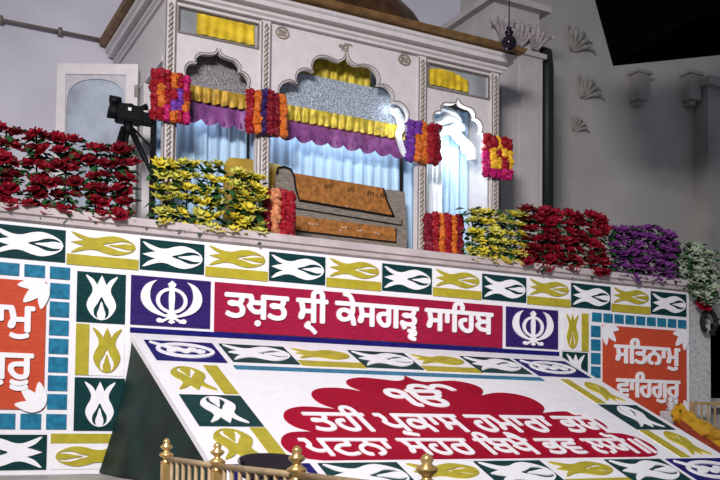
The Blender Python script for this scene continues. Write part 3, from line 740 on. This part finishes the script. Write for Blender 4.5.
def strand(x, y, z0, z1, wd, kind, rows, label, group, size=.085, leafm='leaf', nleaf=60, perrow=2, over=.0):
    rnd = random.Random(int(x * 1000)); r = empty('artificial_flower_string', (x, y, z0), label, 'flowers', group)
    h = z1 - z0
    me = leaves_mesh('foliage', MT[leafm], nleaf, wd * .5, h * .95, .11, int(x * 77))
    f = link('foliage', me, None, r); f.location = (x, y + .03, z0 + .02)
    MB().tube([(x, y + .06, z0 - .0), (x + .01, y + .05, z0 + h * .5), (x, y + .05, z1)], .008, 5).build('stem', MT['leafl'], r)
    for j in range(rows):
        zz = z0 + h * (j + .35) / rows
        for i in range(perrow):
            xx = x + (i - (perrow - 1) / 2) * wd / perrow * .95 + rnd.uniform(-.025, .025)
            o = bpy.data.objects.new('bloom', rnd.choice(BL[kind])); COL.objects.link(o)
            o.parent = r; o.matrix_parent_inverse = Matrix.Translation(-r.location)
            o.location = (xx, y + rnd.uniform(-.07, -.01), zz + rnd.uniform(-.02, .02))
            o.rotation_euler = (rnd.uniform(.25, 1.0), rnd.uniform(-.4, .4), rnd.uniform(-.9, .6))
            s = size * rnd.uniform(.85, 1.15); o.scale = (s * 1.08, s * 1.08, s * 1.25)
    return r
ORD = ['first', 'second', 'third', 'fourth', 'fifth', 'sixth']
for i, (px, top) in enumerate(((-22, 128), (6, 130), (36, 137), (65, 139), (96, 149), (121, 152))):
    p = at(px, top, .06)
    strand(p.x, -.01, 3.26, p.z + .03, .20, 'rose', 6, ('red rose string cut by the left edge of the photo' if i == 0 else '%s full red rose string counting from the left edge' % ORD[i - 1]), 'red rose strings left of the tripod', .085, 'leaf', 120)
for i, (px, top) in enumerate(((163, 162), (186, 162), (210, 164), (236, 172), (252, 176))):
    p = at(px, top, .06)
    strand(p.x, -.01, 3.25, p.z + .01, .21, 'yel', 6, '%s yellow flower string right of the tripod, counting from the left' % ORD[i], 'yellow flower strings under the left arch', .085, 'leaf', 110)
for i, (px, top) in enumerate(((471, 210), (490, 211), (509, 213))):
    p = at(px, top, .06)
    strand(p.x, -.01, 3.25, p.z + .01, .24, 'yel', 6, ['yellow flower string next to the right orange and red garland', 'middle yellow flower string under the right arch', 'yellow flower string touching the right dark red roses'][i], 'yellow flower strings under the right arch', .085, 'leaf', 110)
for i, (px, top) in enumerate(((524, 212), (545, 214), (566, 216), (589, 218))):
    p = at(px, top, .06)
    strand(p.x, -.01, 3.25, p.z + .03, .27, 'dark', 7, '%s dark red rose string right of the yellow flowers, from the left' % ORD[i], 'dark red rose strings at right', .10, 'leaf', 130)
for i, (px, top) in enumerate(((613, 228), (630, 226), (647, 228), (662, 234))):
    p = at(px, top, .06)
    strand(p.x, -.01, 3.25, p.z, .26, 'purp', 7, '%s purple flower string, counting from the dark red roses' % ORD[i], 'purple flower strings', .085, 'leaf', 130)
for i, (px, top, bot) in enumerate(((675, 240, 3.27), (689, 243, 3.12), (702, 250, 3.0))):
    p = at(px, top, -.02)
    strand(p.x, -.10 if i else .04, bot, p.z, .24, 'pale', 7, ['pale green and white leafy string beside the purple flowers', 'pale leafy string at the balcony corner', 'outermost pale leafy string drooping past the balcony corner'][i], 'pale green leafy strings at the right corner', .08, 'leaf', 110)
# lone red blooms
def lone(px, py, Y, s, label, mk='rose'):
    o = bpy.data.objects.new('red_rose', BL[mk][0]); COL.objects.link(o); p = at(px, py, Y); o.location = p; o.scale = (s, s, s); o.rotation_euler = (1.0, 0, -.4)
    return tag(o, label, 'flower')
lone(169, 170, .0, .06, 'single red rose among the first yellow flowers')
lone(703, 306, -.08, .12, 'red rose hanging below the pale leaves at the right corner')
p = at(709, 322, -.06)
b = MB(); b.tube([(p.x + .12 * math.cos(t), p.y, p.z + .13 * math.sin(t)) for t in [x * .35 for x in range(-4, 13)]], .03, 7)
rnd = random.Random(5)
for i in range(26):
    t = rnd.uniform(-1.4, 4.2); o_ = Vector((p.x + .12 * math.cos(t), p.y, p.z + .13 * math.sin(t))); d = Vector((rnd.uniform(-1, 1), rnd.uniform(-1, .2), rnd.uniform(-1, 1))).normalized() * .07; s_ = d.orthogonal().normalized() * .02
    b.add([o_, o_ + d * .5 + s_, o_ + d, o_ + d * .5 - s_], [(0, 1, 2, 3)])
tag(b.build('leafy_vine', mat('blackish_vine', (.012, .018, .012), .6), smooth=False), 'dark curled vine hanging at the pier under the red rose', 'vine')

# ---- pompom garlands
_pc = {}
def pom_mesh(mb, c, r, rnd):
    n, m_ = 9, 6; vs = []
    for j in range(m_ + 1):
        th = PI * j / m_
        for i in range(n):
            a = 2 * PI * i / n; rr = r * (1 + rnd.uniform(-.26, .30)) if 0 < j < m_ else r
            vs.append((c[0] + rr * math.sin(th) * math.cos(a) * 1.1, c[1] + rr * math.sin(th) * math.sin(a), c[2] + rr * math.cos(th) * .9))
    mb.add(vs, [(j * n + i, j * n + (i + 1) % n, (j + 1) * n + (i + 1) % n, (j + 1) * n + i) for j in range(m_) for i in range(n)])
def garland(x0, x1, y, z0, z1, cols, label, group, slant=0):
    r = empty('blossom_garland', ((x0 + x1) / 2, y, z0), label, 'garland', group); n = len(cols); wd = (x1 - x0) / n; rnd = random.Random(int(x0 * 991))
    for k_, cs in enumerate(cols):
        x = x0 + (k_ + .5) * wd; cs = cs if isinstance(cs, (list, tuple)) else [cs]
        N = max(4, int((z1 - z0) / (wd * .62))); rad = wd * .62; zt = z1 + rnd.uniform(-.015, .015)
        parts = {}
        for j in range(N):
            q_ = min(len(cs) - 1, int(j * len(cs) / N))
            while q_ > 0 and cs[q_ - 1] == cs[q_]: q_ -= 1
            parts.setdefault((cs[q_], q_), []).append(j)
        first = True
        for (c, _), js in parts.items():
            mb = MB()
            for j in js: pom_mesh(mb, (x + rnd.uniform(-.008, .008), y - rad * .8 + rnd.uniform(-.012, .012) - (.012 if k_ % 2 else 0), zt - rad - (zt - z0 - 2 * rad) * j / (N - 1)), rad, rnd)
            mb.build('blossom_strand', MT[c], r)
    MB().tube([(x0 + wd / 2, y - .01, z1 - .03), (x1 - wd / 2, y - .01, z1 - .03)], .008, 6).build('cord', MT['gdred'], r)
    return r
G = 'blossom garlands tied round the posts'
garland(.80, 1.16, .49, 4.36, 4.85, [['gred', 'gred'], ['gred', 'gora', 'gora', 'gred'], ['gred', 'gred', 'gmag'], ['gora', 'gred', 'gpur', 'gora'], ['gred', 'gpur', 'gpur', 'gred'], ['gmag', 'gred', 'gora', 'gmag']], 'red, orange and purple garland on the leftmost post', G)
garland(1.74, 2.15, .49, 4.38, 4.84, ['gred', 'gora', 'gnav', 'gdred', 'gdred', 'gora'], 'garland with an indigo strand on the post left of the centre arch', G)
garland(3.55, 3.96, .49, 4.36, 4.83, ['gpur', ['gpur', 'gora', 'gora'], 'gora', 'gred', 'gdred'], 'garland with violet and orange strands on the post right of the centre arch', G)
garland(4.55, 4.93, .49, 4.33, 4.82, [['gred', 'gmag', 'gmag'], ['gred', 'gyel', 'gyel', 'gmag'], ['gyel', 'gred', 'gyel', 'gmag'], ['gred', 'gyel', 'gred', 'gmag'], ['gred', 'gyel', 'gyel', 'gmag']], 'crimson garland with yellow blossoms and magenta tip on the rightmost post', G)
G = 'blossom garlands on the balcony ledge'
garland(1.77, 2.09, .12, 3.30, 3.78, ['gdred', 'gbei', 'gred', 'gred'], 'red and faded orange garland standing left of the bench', G)
garland(3.56, 4.01, .12, 3.30, 3.77, ['gdred', 'gred', 'gora', 'gred', 'gora', 'gdred'], 'red garland with two orange strands standing right of the bench', G)

# ================================================================== RIGHT CORNER: rail, sash, little post
rr_ = empty('brass_rail', (7.6, -.3, 1.13), 'short brass railing at the right edge behind the orange sash', 'railing')
za = at(705, 402, -.3).z
MB().box(6.95, 9.2, -.32, -.28, za - .03, za).build('top_rail', MT['brass'], rr_)
MB().box(6.95, 9.2, -.32, -.28, za - .30, za - .27).build('bottom_rail', MT['brassd'], rr_)
for i in range(20): MB().tube([(7.0 + i * .11, -.3, za - .28), (7.0 + i * .11, -.3, za - .02)], .014, 6).build('baluster', MT['brassd'], rr_)
for x in (6.97, 9.18): MB().box(x - .03, x + .03, -.33, -.27, 1.13, za).build('rail_post', MT['brassd'], rr_)
def sash(u, v):
    pa = Vector(at(676 + 46 * u, 412 + 33 * u + 2 * math.sin(u * 5), -.42)); pw = .15 + .05 * math.sin(u * 3)
    a = v * 2 * PI
    return pa + Vector((math.cos(a) * .02, -.06 * math.sin(a) - .022 * math.sin(5 * a + u * 9), math.cos(a) * pw * .62 + .013 * math.sin(5 * a + u * 5) + .014 * math.sin(u * 23)))
sh = tag(MB().grid(sash, 24, 28).build('draped_sash', MT['sash'], smooth=True), 'bunched orange and yellow cloth sash draped over the brass rail at right', 'cloth')
def sash2(u, v):
    pa = Vector(at(677 + 44 * u, 424 + 31 * u, -.45)); a = v * 2 * PI
    return pa + Vector((math.cos(a) * .02, -.045 * math.sin(a) - .01 * math.sin(4 * a), math.cos(a) * .055 + .008 * math.sin(6 * a)))
MB().grid(sash2, 20, 20).build('red_fold', MT['sashr'], sh, smooth=True)
pa = at(671, 430, -.22); pt = at(671, 404, -.22)
mp_ = empty('marker_post', (pa.x, -.22, 1.13), 'small grey post with knobbed top in front of the right orange panel', 'post')
MB().box(pa.x - .09, pa.x + .09, -.30, -.14, 1.13, pt.z - .08).build('shaft', MT['speck'], mp_)
MB().lathe([(.03, 0), (.06, .02), (.035, .05), (.055, .08), (.03, .11), (.045, .14), (.01, .17)], (pa.x, -.22, pt.z - .08), 12).build('knob', MT['speck'], mp_, True)

# ================================================================== CASE ON THE BOARD
cs = empty('black_case', SF(.875, -2.36, .02), 'glossy black case with silver rim lying on the lower left of the sloped board', 'case')
def CF(u, v, wd): return SF(u, v, .02 + wd)
shape = smooth_pts([(.875 + (a - .905) * .84, -2.36 + (c + 2.26) * .80) for a, c in [(.66, -2.32), (.70, -2.38), (.90, -2.40), (1.10, -2.38), (1.15, -2.30), (1.12, -2.16), (.95, -2.12), (.76, -2.13), (.67, -2.2)]], 3, True)
relief([ccw(shape)], CF, 0, .055, 'body', MT['blackg'], cs)
cx_, cy_ = .875, -2.36
relief([ccw([(cx_ + (a - cx_) * .90, cy_ + (c - cy_) * .88) for a, c in shape])], CF, .055, .075, 'lid', MT['blackg'], cs)
MB().tube([CF(a, c, .055) for a, c in shape] + [CF(*shape[0], .055)], .008, 6, False).build('rim', MT['chrome'], cs, True)

# ================================================================== BRASS FENCE IN FRONT
fc = empty('brass_fence', (-.05, -4.4, .3), 'brass railing with turned finials in the foreground', 'fence')
hh = .09
FPTS = []
for px in (166.5, 217.5, 297, 427):
    FPTS.append(at(px, 450, -.13, 0))
Z1 = CAMP.z - hh
xs_ = [at(px, 450, -.10 if k_ < 9 else 0, 0) for k_, px in enumerate((166.5, 217.5, 297, 427))]
YP = [p.y for p in xs_]; XP = [-.10] * 4
print('fence Y', [round(v, 2) for v in YP])
def finial(x, y, ztop, s=1.0):
    p = MB().box(x - .022 * s, x + .022 * s, y - .022 * s, y + .022 * s, .3, ztop - .125).build('fence_post', MT['brass'], fc)
    MB().lathe([(r_ * s, ztop + z) for r_, z in ((.024, -.125), (.030, -.118), (.014, -.108), (.014, -.1), (.034, -.088), (.034, -.078), (.013, -.066), (.013, -.060), (.028, -.048), (.030, -.040), (.013, -.028), (.018, -.018), (.012, -.006), (.001, 0))], (x, y, 0), 16).build('finial', MT['brass'], p, True)
tops = [at(px, py, y, 1).z for px, py, y in ((166.5, 438, YP[0]), (217.5, 442, YP[1]), (297, 445.5, YP[2]), (427, 453, YP[3]))]
print('fence tops', [round(v, 3) for v in tops])
for k_ in range(4): finial(XP[k_], YP[k_], tops[k_])
for k_ in range(3):
    ya, yb = YP[k_], YP[k_ + 1]; zc, zd = tops[k_] - .10, tops[k_ + 1] - .10
    b = MB(); b.tube([(-.10, ya, zc), (-.10, yb, zd)], .013, 8); b.build('top_rail', MT['brassd'], fc, True)
    MB().tube([(-.10, ya, .45), (-.10, yb, .45)], .012, 8).build('bottom_rail', MT['brassd'], fc, True)
    N = max(5, int(abs(yb - ya) / .085))
    for j in range(1, N):
        y = ya + (yb - ya) * j / N; zz = zc + (zd - zc) * j / N
        MB().tube([(-.10, y, .45), (-.10, y, zz)], .0095, 6).build('baluster', MT['brassd'], fc, True)
